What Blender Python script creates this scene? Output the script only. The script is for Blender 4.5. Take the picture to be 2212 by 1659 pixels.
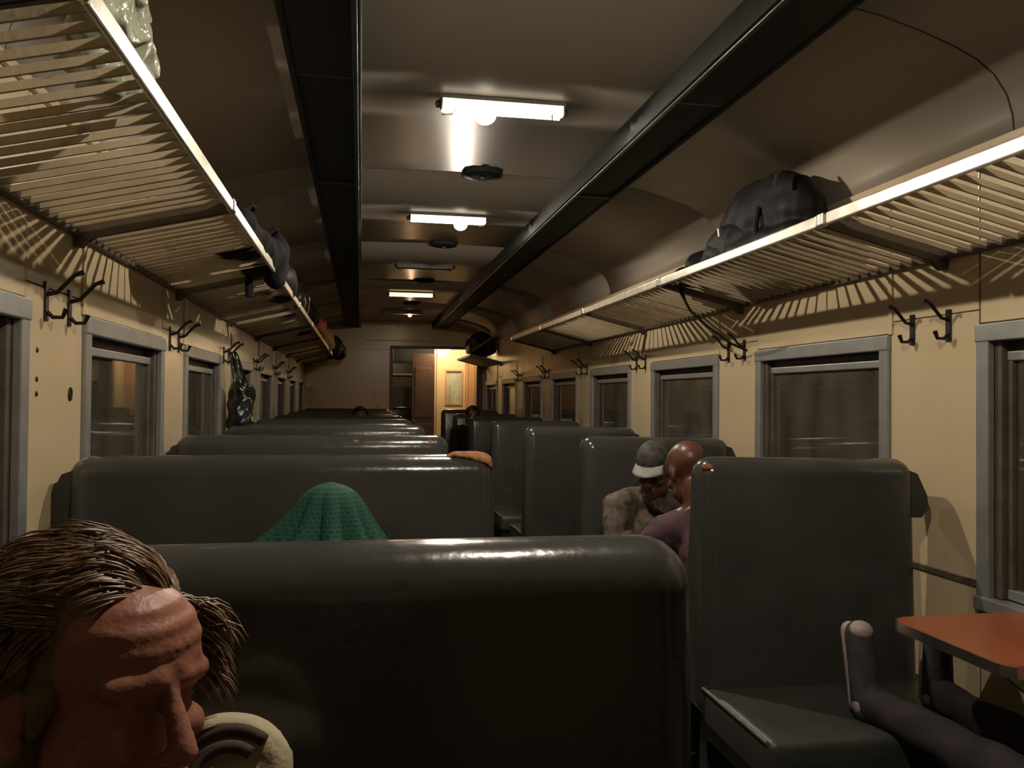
import bpy, bmesh, math, random
from mathutils import Vector, Matrix, noise
random.seed(7)
for o in list(bpy.data.objects):
    bpy.data.objects.remove(o)
SC = bpy.context.scene
COL = SC.collection
R = math.radians
CZ = 1.40                      # height of the camera above the carriage floor

# ------------------------------------------------------------------ camera
yaw, pitch, roll = R(10.27), R(0.95), R(0.5)
fwd = Vector((math.sin(yaw)*math.cos(pitch), math.cos(yaw)*math.cos(pitch), math.sin(pitch)))
right0 = Vector((math.cos(yaw), -math.sin(yaw), 0))
up0 = right0.cross(fwd)
rgt = right0*math.cos(roll) + up0*math.sin(roll)
upv = up0*math.cos(roll) - right0*math.sin(roll)
cd = bpy.data.cameras.new('camera'); cam = bpy.data.objects.new('camera', cd); COL.objects.link(cam)
cd.sensor_width = 36; cd.lens = 36*1800/2212; cd.clip_start = 0.02; cd.clip_end = 200
m = Matrix((rgt, upv, -fwd)).transposed().to_4x4(); m.translation = (0, 0, CZ)
cam.matrix_world = m
SC.camera = cam

# ------------------------------------------------------------------ world (night outside) and exposure
W = bpy.data.worlds.new('night'); SC.world = W; W.use_nodes = True
W.node_tree.nodes['Background'].inputs[0].default_value = (0.010, 0.012, 0.016, 1)
W.node_tree.nodes['Background'].inputs[1].default_value = 0.25
SC.view_settings.view_transform = 'Standard'; SC.view_settings.look = 'None'
SC.view_settings.gamma = 1; SC.view_settings.use_curve_mapping = False
SC.view_settings.exposure = 0.12
BULB = 9000.0                  # radiance of the bare bulbs (the main lights of the carriage)
WARM = (1.0, 0.87, 0.70)

# ------------------------------------------------------------------ materials
def nodes_of(name):
    mt = bpy.data.materials.new(name); mt.use_nodes = True
    nt = mt.node_tree; return mt, nt, nt.nodes['Principled BSDF']
def link(nt, a, b): nt.links.new(a, b)
def mat(name, c1, c2=None, rough=0.5, metal=0.0, scale=6.0, bump=0.0, bscale=60.0, rvar=0.0, detail=4, stretch=(1,1,1), spec=0.5, stain=None):
    mt, nt, p = nodes_of(name)
    c2 = c2 or tuple(v*0.8 for v in c1)
    tc = nt.nodes.new('ShaderNodeTexCoord'); mp = nt.nodes.new('ShaderNodeMapping')
    geo = nt.nodes.new('ShaderNodeNewGeometry')
    link(nt, geo.outputs['Position'] if scale < 0 else tc.outputs['Object'], mp.inputs['Vector'])
    mp.inputs['Scale'].default_value = stretch
    n = nt.nodes.new('ShaderNodeTexNoise'); n.inputs['Scale'].default_value = abs(scale); n.inputs['Detail'].default_value = detail
    link(nt, mp.outputs[0], n.inputs['Vector'])
    cr = nt.nodes.new('ShaderNodeValToRGB'); cr.color_ramp.elements[0].position = 0.32; cr.color_ramp.elements[1].position = 0.68
    cr.color_ramp.elements[0].color = (*c2, 1); cr.color_ramp.elements[1].color = (*c1, 1)
    link(nt, n.outputs['Fac'], cr.inputs['Fac'])
    out = cr.outputs['Color']
    if stain:
        n3 = nt.nodes.new('ShaderNodeTexNoise'); n3.inputs['Scale'].default_value = stain[1]; n3.inputs['Detail'].default_value = 6
        link(nt, mp.outputs[0], n3.inputs['Vector'])
        c3 = nt.nodes.new('ShaderNodeValToRGB'); c3.color_ramp.elements[0].position = stain[2]; c3.color_ramp.elements[1].position = stain[2]+0.08
        link(nt, n3.outputs['Fac'], c3.inputs['Fac'])
        mx = nt.nodes.new('ShaderNodeMix'); mx.data_type = 'RGBA'
        link(nt, c3.outputs['Color'], mx.inputs[0]); link(nt, out, mx.inputs[6]); mx.inputs[7].default_value = (*stain[0], 1)
        out = mx.outputs[2]
    link(nt, out, p.inputs['Base Color'])
    p.inputs['Metallic'].default_value = metal
    p.inputs['Roughness'].default_value = rough
    p.inputs['Specular IOR Level'].default_value = spec
    if rvar:
        mr = nt.nodes.new('ShaderNodeMapRange'); mr.inputs[3].default_value = rough-rvar; mr.inputs[4].default_value = rough+rvar
        link(nt, n.outputs['Fac'], mr.inputs[0]); link(nt, mr.outputs[0], p.inputs['Roughness'])
    if bump:
        n2 = nt.nodes.new('ShaderNodeTexNoise'); n2.inputs['Scale'].default_value = bscale; n2.inputs['Detail'].default_value = 3
        link(nt, mp.outputs[0], n2.inputs['Vector'])
        b = nt.nodes.new('ShaderNodeBump'); b.inputs['Strength'].default_value = bump; b.inputs['Distance'].default_value = 0.01
        link(nt, n2.outputs['Fac'], b.inputs['Height']); link(nt, b.outputs[0], p.inputs['Normal'])
    return mt
def emis(name, c, s):
    mt, nt, p = nodes_of(name)
    p.inputs['Base Color'].default_value = (0.8, 0.8, 0.75, 1)
    p.inputs['Emission Color'].default_value = (*c, 1); p.inputs['Emission Strength'].default_value = s
    return mt

M = {}
M['wall'] = mat('cream_enamel', (.60, .49, .32), (.57, .46, .295), .24, scale=-3, bump=.05, bscale=25, rvar=.06, stain=((.34, .24, .13), 2.2, .66))
M['ceil'] = mat('ceiling_enamel', (.335, .292, .238), (.328, .286, .232), .40, scale=-2, bump=.04, bscale=9, rvar=.05)
M['seam'] = mat('dark_joint', (.07, .055, .04), None, .7)
M['duct'] = mat('dark_grey_paint', (.032, .036, .035), (.027, .030, .029), .7, spec=.2, scale=-4, bump=.05)
M['ductlip'] = mat('grey_edge_paint', (.09, .095, .09), (.06, .064, .062), .42, scale=-9, metal=.3)
M['vinyl'] = mat('green_grey_vinyl', (.058, .058, .053), (.051, .051, .047), .20, scale=-5, bump=.14, bscale=26, rvar=.05, stain=((.10, .10, .085), 14, .70))
M['vinylseat'] = mat('green_grey_seat_vinyl', (.056, .058, .052), (.045, .047, .042), .40, scale=-6, bump=.12, bscale=30, rvar=.06)
M['piping'] = mat('worn_piping', (.22, .20, .17), (.11, .10, .09), .35, scale=-30)
M['foam'] = mat('torn_orange_foam', (.42, .18, .07), (.28, .11, .045), .9, scale=60, bump=.8, bscale=90)
M['alu'] = mat('worn_aluminium', (.78, .76, .70), (.60, .58, .53), .30, metal=1.0, scale=-14, bump=.05, bscale=40, rvar=.06)
M['rail'] = mat('rack_rail_aluminium', (.84, .81, .72), (.66, .63, .55), .36, metal=.75, scale=-18, bump=.10, bscale=35, rvar=.06)
M['frame'] = mat('grey_window_aluminium', (.40, .41, .39), (.33, .34, .33), .38, metal=.55, scale=-12, rvar=.05)
M['sash'] = mat('brown_grimy_sash', (.13, .10, .075), (.085, .066, .05), .45, scale=-15)
M['slat'] = mat('cream_painted_slat', (.50, .42, .29), (.40, .33, .22), .55, scale=-10, bump=.15, bscale=50, stain=((.20, .14, .08), 9, .66))
M['iron'] = mat('dark_iron', (.030, .026, .022), None, .4, metal=.6)
M['steel'] = mat('dull_steel', (.36, .34, .30), (.25, .24, .21), .35, metal=.9, scale=-20)
M['floor'] = mat('dark_linoleum', (.045, .040, .036), (.03, .027, .025), .45, scale=-5)
M['frameblk'] = mat('bench_frame_paint', (.035, .036, .033), None, .5)
M['black'] = mat('black_nylon', (.011, .011, .012), (.007, .007, .008), .6, spec=.22, scale=20, bump=.35, bscale=28)
M['blackshiny'] = mat('black_glossy_plastic', (.014, .015, .017), (.008, .009, .010), .22, scale=12, bump=.7, bscale=17)
M['darkcloth'] = mat('dark_cloth', (.016, .0145, .016), (.008, .008, .009), .85, spec=.15, scale=18, bump=.5, bscale=22)
M['redcloth'] = mat('red_cloth', (.30, .035, .03), (.15, .02, .02), .7, scale=22, bump=.4, bscale=25)
M['tancloth'] = mat('tan_bundle', (.42, .28, .16), (.28, .17, .09), .8, scale=20, bump=.5, bscale=24)
M['browncloth'] = mat('brown_carton', (.10, .05, .035), (.06, .03, .022), .8, scale=9)
M['greycloth'] = mat('grey_sheet', (.17, .18, .19), (.10, .105, .11), .7, scale=9, bump=.3)
M['orange'] = mat('orange_laminate', (.40, .115, .045), (.35, .098, .038), .32, scale=-9, rvar=.05)
M['hair'] = mat('light_brown_hair', (.26, .165, .09), (.13, .08, .045), .42, scale=55)
M['skin'] = mat('ruddy_skin', (.40, .165, .108), (.31, .12, .08), .45, scale=35, bump=.12, bscale=160)
M['skindark'] = mat('dark_brown_skin', (.155, .062, .038), (.10, .040, .026), .36, scale=30, bump=.1, bscale=120)
M['cream'] = mat('cream_fleece', (.62, .54, .38), (.50, .43, .29), .85, scale=25, bump=.3, bscale=70)
M['darktrim'] = mat('brown_trim', (.075, .055, .038), None, .8)
M['purple'] = mat('maroon_purple_cotton', (.11, .048, .070), (.065, .03, .043), .8, scale=18, bump=.35, bscale=24)
M['purpledk'] = mat('dark_purple_trousers', (.034, .025, .030), (.020, .015, .019), .85, scale=14, bump=.3, bscale=20)
M['camo'] = mat('camouflage_cloth', (.17, .13, .095), (.040, .030, .026), .75, scale=26, detail=2, bump=.25, bscale=26)
M['darkcap'] = mat('dark_patterned_cap', (.075, .070, .065), (.022, .021, .020), .7, scale=34, bump=.2)
M['peak'] = mat('grey_cap_peak', (.36, .36, .33), (.26, .26, .24), .6, scale=25)
M['white'] = mat('offwhite_cloth', (.62, .60, .53), (.5, .48, .42), .6, scale=20)
M['shoe'] = mat('grey_shoe_knit', (.05, .05, .052), (.03, .03, .032), .7, scale=40, bump=.2)
M['sole'] = mat('pale_rubber', (.44, .36, .35), (.34, .27, .27), .6, scale=20)
M['wood'] = mat('brown_door_wood', (.095, .055, .038), (.06, .034, .024), .4, scale=-3, stretch=(1, 1, .15))
M['warmwood'] = mat('varnished_panel', (.45, .27, .13), (.38, .22, .10), .3, scale=-3, stretch=(6, 6, .3))
M['frost'] = mat('frosted_green_glass', (.42, .46, .36), (.30, .35, .27), .35, scale=-14)
M['fixture'] = mat('white_lamp_enamel', (.32, .30, .26), None, .5)
M['bulb'] = emis('lit_bulb', WARM, BULB)
M['diff'] = emis('glowing_diffuser', (1.0, .88, .70), 2.2)
M['diffwarm'] = emis('dim_warm_diffuser', (1.0, .66, .30), 2.6)
M['bulbdim'] = emis('weak_bulb', (1.0, .60, .30), BULB*0.10)
M['off'] = mat('unlit_lamp_plastic', (.12, .10, .085), None, .35)
M['bulbv'] = emis('vestibule_bulb', (1.0, .76, .48), 240.0)
M['bulbn'] = emis('next_car_bulb', (1.0, .80, .55), 60.0)
M['pgreen'] = mat('pale_plastic_film', (.42, .44, .34), (.24, .26, .19), .25, scale=20, bump=.9, bscale=26)
M['eye'] = mat('eye_white', (.6, .55, .5), None, .2)

def scarf_mat():
    mt, nt, p = nodes_of('green_dotted_scarf')
    tc = nt.nodes.new('ShaderNodeUVMap')
    br = nt.nodes.new('ShaderNodeTexBrick')
    br.inputs['Scale'].default_value = 1.0; br.inputs['Mortar Size'].default_value = .26; br.inputs['Mortar Smooth'].default_value = .5
    br.inputs['Brick Width'].default_value = 1.0; br.inputs['Row Height'].default_value = 1.0
    br.inputs['Color1'].default_value = (.006, .060, .040, 1); br.inputs['Color2'].default_value = (.005, .046, .032, 1); br.inputs['Mortar'].default_value = (.009, .086, .056, 1)
    link(nt, tc.outputs[0], br.inputs['Vector']); link(nt, br.outputs['Color'], p.inputs['Base Color'])
    b = nt.nodes.new('ShaderNodeBump'); b.inputs['Strength'].default_value = .4; b.inputs['Distance'].default_value = .004
    link(nt, br.outputs['Fac'], b.inputs['Height']); link(nt, b.outputs[0], p.inputs['Normal'])
    p.inputs['Roughness'].default_value = .8
    return mt
M['scarf'] = scarf_mat()
def glass_mat():
    mt, nt, p = nodes_of('dusty_window_glass')
    nt.nodes.remove(p); out = nt.nodes['Material Output']
    tr = nt.nodes.new('ShaderNodeBsdfTransparent'); tr.inputs[0].default_value = (.75, .78, .74, 1)
    gl = nt.nodes.new('ShaderNodeBsdfGlossy'); gl.inputs['Roughness'].default_value = .03
    df = nt.nodes.new('ShaderNodeBsdfDiffuse'); df.inputs[0].default_value = (.30, .27, .20, 1)
    fr = nt.nodes.new('ShaderNodeFresnel'); fr.inputs[0].default_value = 1.75
    geo = nt.nodes.new('ShaderNodeNewGeometry'); n = nt.nodes.new('ShaderNodeTexNoise'); n.inputs['Scale'].default_value = 5; n.inputs['Detail'].default_value = 8
    mp = nt.nodes.new('ShaderNodeMapping'); mp.inputs['Scale'].default_value = (1, 1, .35)
    link(nt, geo.outputs['Position'], mp.inputs[0]); link(nt, mp.outputs[0], n.inputs['Vector'])
    mr = nt.nodes.new('ShaderNodeMapRange'); mr.inputs[1].default_value = .35; mr.inputs[2].default_value = .7; mr.inputs[3].default_value = .15; mr.inputs[4].default_value = .33
    link(nt, n.outputs['Fac'], mr.inputs[0])
    m1 = nt.nodes.new('ShaderNodeMixShader'); m2 = nt.nodes.new('ShaderNodeMixShader')
    link(nt, mr.outputs[0], m1.inputs[0]); link(nt, tr.outputs[0], m1.inputs[1]); link(nt, df.outputs[0], m1.inputs[2])
    link(nt, fr.outputs[0], m2.inputs[0]); link(nt, m1.outputs[0], m2.inputs[1]); link(nt, gl.outputs[0], m2.inputs[2])
    link(nt, m2.outputs[0], out.inputs[0])
    return mt
M['glass'] = glass_mat()

# ------------------------------------------------------------------ mesh helpers
def tag(o, label=None, cat=None, group=None, kind=None):
    if label: o['label'] = label
    if cat: o['category'] = cat
    if group: o['group'] = group
    if kind: o['kind'] = kind
    return o
def thing(name, loc, label, cat, group=None, kind=None):
    o = bpy.data.objects.new(name, None); COL.objects.link(o); o.location = loc; o.empty_display_size = .1
    return tag(o, label, cat, group, kind)
def wloc(o):
    v = Vector((0, 0, 0))
    while o is not None:
        v = v + o.location; o = o.parent
    return v
class MB:
    """collects geometry in world coordinates; build() links it as one object"""
    def __init__(s): s.v = []; s.f = []; s.uv = None
    def add(s, vs, fs):
        n = len(s.v); s.v += [tuple(v) for v in vs]; s.f += [tuple(i+n for i in f) for f in fs]; return s
    def box(s, x0, x1, y0, y1, z0, z1):
        vs = [(x0,y0,z0),(x1,y0,z0),(x1,y1,z0),(x0,y1,z0),(x0,y0,z1),(x1,y0,z1),(x1,y1,z1),(x0,y1,z1)]
        return s.add(vs, [(3,2,1,0),(4,5,6,7),(0,1,5,4),(1,2,6,5),(2,3,7,6),(3,0,4,7)])
    def rbox(s, x0, x1, y0, y1, z0, z1, r=.02, seg=4, mod=None):
        bm = bmesh.new(); bmesh.ops.create_cube(bm, size=1)
        for v in bm.verts:
            v.co = Vector((x0+(v.co.x+.5)*(x1-x0), y0+(v.co.y+.5)*(y1-y0), z0+(v.co.z+.5)*(z1-z0)))
            if mod: v.co = mod(v.co)
        bmesh.ops.bevel(bm, geom=bm.edges[:], offset=r, segments=seg, profile=.5, affect='EDGES', clamp_overlap=True)
        s.bm(bm); bm.free(); return s
    def bm(s, bm):
        bm.verts.index_update()
        return s.add([v.co[:] for v in bm.verts], [[v.index for v in f.verts] for f in bm.faces])
    def prism(s, pts, axis, a0, a1):
        """closed 2-D outline extruded along an axis (0 x, 1 y, 2 z)"""
        n = len(pts); vs = []
        for a in (a0, a1):
            for p, q in pts:
                vs.append((a, p, q) if axis == 0 else (p, a, q) if axis == 1 else (p, q, a))
        fs = [tuple(range(n))[::-1], tuple(range(n, 2*n))] + [(i, (i+1) % n, n+(i+1) % n, n+i) for i in range(n)]
        return s.add(vs, fs)
    def tube(s, pts, r, seg=8, cap=True):
        pts = [Vector(p) for p in pts]; rr = r if isinstance(r, (list, tuple)) else [r]*len(pts)
        n = len(pts); up = None; rings = []
        for i, p in enumerate(pts):
            t = (pts[min(i+1, n-1)] - pts[max(i-1, 0)]).normalized()
            if up is None:
                up = Vector((0, 0, 1)) if abs(t.z) < .9 else Vector((1, 0, 0))
            a = t.cross(up)
            if a.length < 1e-5: a = t.cross(Vector((.3, .9, .1)))
            a.normalize(); b = a.cross(t).normalized(); up = b
            rings.append([p + (a*math.cos(k*2*math.pi/seg) + b*math.sin(k*2*math.pi/seg))*rr[i] for k in range(seg)])
        vs = [v for ring in rings for v in ring]; fs = []
        for i in range(n-1):
            for k in range(seg):
                fs.append((i*seg+k, i*seg+(k+1) % seg, (i+1)*seg+(k+1) % seg, (i+1)*seg+k))
        if cap: fs += [tuple(range(seg))[::-1], tuple(range((n-1)*seg, n*seg))]
        return s.add(vs, fs)
    def ell(s, c, r, rot=None, u=18, v=12):
        bm = bmesh.new(); bmesh.ops.create_uvsphere(bm, u_segments=u, v_segments=v, radius=1)
        c = Vector(c); r = Vector(r) if not isinstance(r, (int, float)) else Vector((r, r, r))
        for w in bm.verts:
            q = Vector((w.co.x*r.x, w.co.y*r.y, w.co.z*r.z))
            if rot: q = rot @ q
            w.co = q + c
        s.bm(bm); bm.free(); return s
    def cap(s, p0, r0, p1, r1, seg=14):
        p0, p1 = Vector(p0), Vector(p1); d = (p1-p0); L = d.length
        if L < 1e-5: return s.ell(p0, r0)
        t = d/L; pts = []; rr = []
        for k in range(5):
            a = math.pi/2*k/4; pts.append(p0 - t*r0*math.cos(a)); rr.append(max(r0*math.sin(a), .0004))
        for k in range(5):
            a = math.pi/2*k/4; pts.append(p1 + t*r1*math.sin(a)); rr.append(max(r1*math.cos(a), .0004))
        return s.tube(pts, rr, seg)
    def build(s, name, mt, parent=None, smooth=False, uv=None, base=None):
        me = bpy.data.meshes.new(name)
        o0 = wloc(parent) if parent else Vector(base or (0, 0, 0))
        me.from_pydata([(x-o0.x, y-o0.y, z-o0.z) for x, y, z in s.v], [], s.f); me.update()
        if smooth:
            me.polygons.foreach_set('use_smooth', [True]*len(me.polygons))
        if mt: me.materials.append(mt)
        if uv:
            ul = me.uv_layers.new(name='UVMap')
            for l in me.loops: ul.data[l.index].uv = uv[l.vertex_index]
        o = bpy.data.objects.new(name, me); COL.objects.link(o)
        if parent: o.parent = parent
        elif base: o.location = base
        return o
def remesh(mb, voxel, smooth=2, fn=None):
    """one continuous skin over overlapping volumes -> MB"""
    me = bpy.data.meshes.new('tmp'); me.from_pydata(mb.v, [], mb.f); me.update()
    o = bpy.data.objects.new('tmp', me); COL.objects.link(o)
    md = o.modifiers.new('r', 'REMESH'); md.mode = 'VOXEL'; md.voxel_size = voxel
    if smooth:
        sm = o.modifiers.new('s', 'SMOOTH'); sm.factor = .5; sm.iterations = smooth
    dg = bpy.context.evaluated_depsgraph_get(); ev = o.evaluated_get(dg); e = ev.to_mesh()
    r = MB(); r.v = [tuple(v.co) for v in e.vertices]; r.f = [tuple(p.vertices) for p in e.polygons]
    ev.to_mesh_clear(); bpy.data.objects.remove(o); bpy.data.meshes.remove(me)
    if fn: r.v = [tuple(fn(Vector(v))) for v in r.v]
    return r
def copy_tree(o, parent=None):
    c = o.copy(); COL.objects.link(c); c.parent = parent
    for ch in [x for x in o.children]: copy_tree(ch, c)
    return c
def lump(amp, sc, seed=0):
    off = Vector((seed*3.1, seed*1.7, seed*.9))
    def f(v):
        n = noise.noise_vector((v+off)*sc); return v + n*amp
    return f

# ------------------------------------------------------------------ the carriage shell
XL, XR, XM = -.88, 1.98, .55
Y0, Y1 = -2.2, 13.4
WZ0, WZ1 = .77, 1.605
WST, WW, WP = 2.86, 1.06, 1.54           # first window in view, width, pitch
wins = [WST + WP*k for k in range(-3, 7)]
tag(MB().box(XL-.1, XR+.1, Y0, Y1+1.3, -.06, 0).build('floor', M['floor']), 'dark linoleum carriage floor under the benches and aisle', 'floor', kind='structure')

def wall(side):
    x, sg = (XL, -1) if side == 'left' else (XR, 1)
    a, b = (x-.07, x) if sg < 0 else (x, x+.07)
    w = MB(); w.box(a, b, Y0, Y1, 0, WZ0); w.box(a, b, Y0, Y1, WZ1, 2.24)
    prev = Y0
    for s in wins:
        w.box(a, b, prev, s, WZ0, WZ1); prev = s+WW
    w.box(a, b, prev, Y1, WZ0, WZ1)
    o = w.build('wall_'+side, M['seam']); tag(o, 'cream enamelled %s carriage wall with windows under the luggage racks' % side, 'wall', kind='structure')
    xi, xo = (x, x+.006) if sg < 0 else (x-.006, x)
    def pan(y0, y1, z0, z1): MB().rbox(xi, xo, y0, y1, z0, z1, .0025, 1).build('panel', M['wall'], o)
    prev = Y0
    for s in wins + [Y1]:
        pan(prev+.012 if prev > Y0 else Y0, (s-.012) if s < Y1 else Y1, .42, 1.697)      # pier
        if s < Y1:
            pan(s-.006, s+WW+.006, .42, WZ0-.03)
            pan(s-.006, s+WW+.006, WZ1+.05, 2.215)                                       # fascia above the window
            pan(s-WP+WW+.012 if s > wins[0] else Y0, s-.012, 1.700, 2.215)                # fascia above the pier
            prev = s+WW
    pan(wins[-1]+WW+.012, Y1, 1.700, 2.215)
    # slim vertical cover strips beside the piers
    for s in wins[1:]:
        yy = s-.009
        MB().rbox(*( (x, x+.014) if sg < 0 else (x-.014, x)), yy-.018, yy+.006, WZ1+.046, 1.885, .003, 2).build('cover_strip', M['wall'], o)
    prev = Y0
    for s in wins + [Y1]:
        MB().rbox(*((x+.004, x+.013) if sg < 0 else (x-.013, x-.004)), prev+.02, s-.02, .800, .822, .002, 1).build('waist_strip', M['sash'], o)
        prev = s+WW
    if sg < 0:      # old screw heads and a keyhole rim on the first pier in view
        for zz in (1.52, 1.44, 1.40): MB().ell((x+.007, 2.475, zz), (.003, .008, .008), u=10, v=6).build('screw', M['iron'], o)
        MB().tube([(x+.009, 2.74+.011*math.cos(q*.52), 1.40+.019*math.sin(q*.52)) for q in range(13)], .0028, 6).build('keyhole_rim', M['iron'], o)
    # ledge where wall meets ceiling
    MB().rbox(*((x, x+.022) if sg < 0 else (x-.022, x)), Y0, Y1, 2.205, 2.235, .006, 2).build('cornice', M['wall'], o)
    # heater casing along the foot of the wall
    MB().rbox(*((x+.006, x+.05) if sg < 0 else (x-.05, x-.006)), Y0+.02, Y1-.02, .02, .40, .008, 2).build('heater_casing', M['steel'], o)
    return o
wl, wr = wall('left'), wall('right')

def window(n, side, s):
    x, sg = (XL, 1) if side == 'left' else (XR, -1)      # sg: towards the inside
    t = thing('window_%d' % n, (x, s+WW/2, WZ0), 'dark %s-side carriage window in a grey aluminium frame, bay %d from the camera end' % (side, 1+wins.index(s)), 'window', kind='structure')
    def bx(d0, d1, y0, y1, z0, z1, r=.004):
        a, b = sorted((x+sg*d0, x+sg*d1)); return MB().rbox(a, b, y0, y1, z0, z1, r, 2)
    e = s+WW; f = .045
    f_ = MB()
    for q in (bx(-.005, .02, s-.01, s+f, WZ0-.03, WZ1+.045), bx(-.005, .02, e-f, e+.01, WZ0-.03, WZ1+.045)):
        f_.add(q.v, q.f)
    f_.build('frame', M['frame'], t)
    bx(-.005, .024, s-.012, e+.012, WZ1-.012, WZ1+.045).build('head_trim', M['frame'], t)
    bx(-.04, .03, s-.012, e+.012, WZ0-.035, WZ0+.008).build('window_sill', M['frame'], t)
    j = MB()
    for q in (bx(-.060, -.004, s+f-.002, s+f+.030, WZ0+.01, WZ1-.012), bx(-.060, -.004, e-f-.030, e-f+.002, WZ0+.01, WZ1-.012)):
        j.add(q.v, q.f)
    j.build('guide_channel', M['sash'], t)
    # sliding sash: top bar, two stiles, bottom bar
    bx(-.052, -.020, s+f+.032, e-f-.032, WZ1-.075, WZ1-.045).build('sash_bar', M['frame'], t)
    bx(-.052, -.020, s+f+.032, e-f-.032, WZ0+.012, WZ0+.045).build('sash_bar', M['frame'], t)
    bx(-.050, -.022, s+f+.030, s+f+.052, WZ0+.045, WZ1-.075).build('sash_stile', M['sash'], t)
    bx(-.050, -.022, e-f-.052, e-f-.030, WZ0+.045, WZ1-.075).build('sash_stile', M['sash'], t)
    a, b = sorted((x-sg*.040, x-sg*.036))
    MB().box(a, b, s+f+.045, e-f-.045, WZ0+.03, WZ1-.05).build('pane', M['glass'], t)
    bx(-.058, -.044, s+f+.03, e-f-.03, WZ1-.045, WZ1-.012).build('upper_stop', M['sash'], t)
n = 1
for side in ('left', 'right'):
    for s in wins:
        window(n, side, s); n += 1

# ceiling: one lining with separate bent panels, joints left open between them
prof = [(1.432, 2.225), (1.425, 2.29), (1.405, 2.35), (1.36, 2.41), (1.30, 2.452), (1.22, 2.487), (1.10, 2.525), (.98, 2.556), (.86, 2.577), (.70, 2.588), (.45, 2.595), (.2, 2.60)]
full = [(XM-a, z) for a, z in prof] + [(XM, 2.601)] + [(XM+a, z) for a, z in prof[::-1]]
def shell(y0, y1, off, th):
    mb = MB(); n = len(full)
    def nrm(i):
        a, b = full[max(i-1, 0)], full[min(i+1, n-1)]; d = Vector((b[0]-a[0], b[1]-a[1])).normalized(); return Vector((-d.y, d.x))
    vs = []
    for yy in (y0, y1):
        for o_ in (off, off+th):
            for i, (a, z) in enumerate(full):
                k = nrm(i); vs.append((a+k.x*o_, yy, z+k.y*o_))
    fs = []
    for i in range(n-1):
        fs += [(i, i+1, 2*n+i+1, 2*n+i), (n+i, 3*n+i, 3*n+i+1, n+i+1), (i, n+i, n+i+1, i+1), (2*n+i, 2*n+i+1, 3*n+i+1, 3*n+i)]
    fs += [(0, 2*n, 3*n, n), (n-1, 2*n-1, 4*n-1, 3*n-1)]
    return mb.add(vs, fs)
ce = shell(Y0, Y1, .006, .03).build('ceiling', M['seam'], smooth=False)
tag(ce, 'brownish arched carriage ceiling lining with bent panels', 'ceiling', kind='structure')
ys = [Y0, .05, 2.25, 4.40, 6.50, 8.55, 10.6, 12.4, Y1]
for a, b in zip(ys, ys[1:]):
    o = shell(a+.005, b-.005, 0, .006).build('ceiling_panel', M['ceil'], ce)
    for p in o.data.polygons: p.use_smooth = len(p.vertices) == 4
# two dark duct housings hanging along the ceiling
for n_, sgx in ((1, -1), (2, 1)):
    xa, xb = sorted((XM+sgx*.560, XM+sgx*.803))
    t = thing('trim_%d' % n_, ((xa+xb)/2, Y0, 2.50), 'dark grey duct housing running along the %s side of the ceiling' % ('left' if sgx < 0 else 'right'), 'duct', kind='structure')
    yb = [Y0, -.1, 1.35, 2.93, 4.38, 5.85, 7.3, 8.8, 10.3, 11.8, Y1-.01]
    for i, (a, b) in enumerate(zip(yb, yb[1:])):
        dz = .008 if i % 2 else 0
        MB().rbox(xa+.022, xb-.022, a+.004, b-.004, 2.503+dz, 2.60, .004, 2).build('duct_panel', M['duct'], t)
        MB().rbox(xa+.014, xb-.014, a-.006, a+.016, 2.498+dz, 2.512+dz, .003, 1).build('joint_strip', M['ductlip'], t)
    for q0, q1 in ((xa, xa+.022), (xb-.022, xb)):
        MB().rbox(q0, q1, Y0, Y1-.01, 2.497, 2.598, .006, 2).build('duct_edge', M['duct'], t)
    q = xb-.030 if sgx < 0 else xa+.012
    MB().rbox(q, q+.018, Y0, Y1-.02, 2.490, 2.501, .004, 2).build('edge_bead', M['ductlip'], t)

# end walls
DX0, DX1, DZ = .47, 1.87, 2.18
def endprofile(): return [(a, z+.02) for a, z in full]
o = MB()
o.prism([(XL-.05, 0), (DX0, 0), (DX0, DZ), (DX1, DZ), (DX1, 0), (XR+.05, 0)] + [(a, z+.012) for a, z in full[::-1]], 1, Y1, Y1+.06)
we = o.build('wall_end', M['wall']); tag(we, 'far end wall of the carriage around the open vestibule doorway', 'wall', kind='structure')
MB().rbox(DX0-.42, DX1+.02, Y1-.02, Y1, 2.285, 2.305, .006, 2).build('cover_strip', M['wall'], we)
MB().rbox(XL+.02, DX0-.03, Y1-.012, Y1, .04, 1.02, .005, 2).build('panel', M['wall'], we)
MB().rbox(XL+.02, DX0-.03, Y1-.012, Y1, 1.04, 2.15, .005, 2).build('panel', M['wall'], we)
ow = MB().prism([(XL-.05, 0), (XR+.05, 0)] + [(a, z+.012) for a, z in full[::-1]], 1, Y0-.06, Y0).build('wall_rear', M['wall'])
tag(ow, 'plain wall closing the carriage behind the camera', 'wall', kind='structure')
jamb = thing('trim_3', (DX0, Y1, 0), 'dark wooden jambs and head around the vestibule doorway', 'door frame', kind='structure')
MB().rbox(DX0-.02, DX0+.03, Y1-.03, Y1+.09, 0, DZ, .006, 2).build('jamb', M['wood'], jamb)
MB().rbox(DX1-.03, DX1+.06, Y1-.05, Y1+.09, 0, DZ, .006, 2).build('jamb', M['wood'], jamb)
MB().rbox(DX0-.02, DX1+.06, Y1-.03, Y1+.09, DZ-.005, DZ+.035, .006, 2).build('door_head', M['wood'], jamb)
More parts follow.
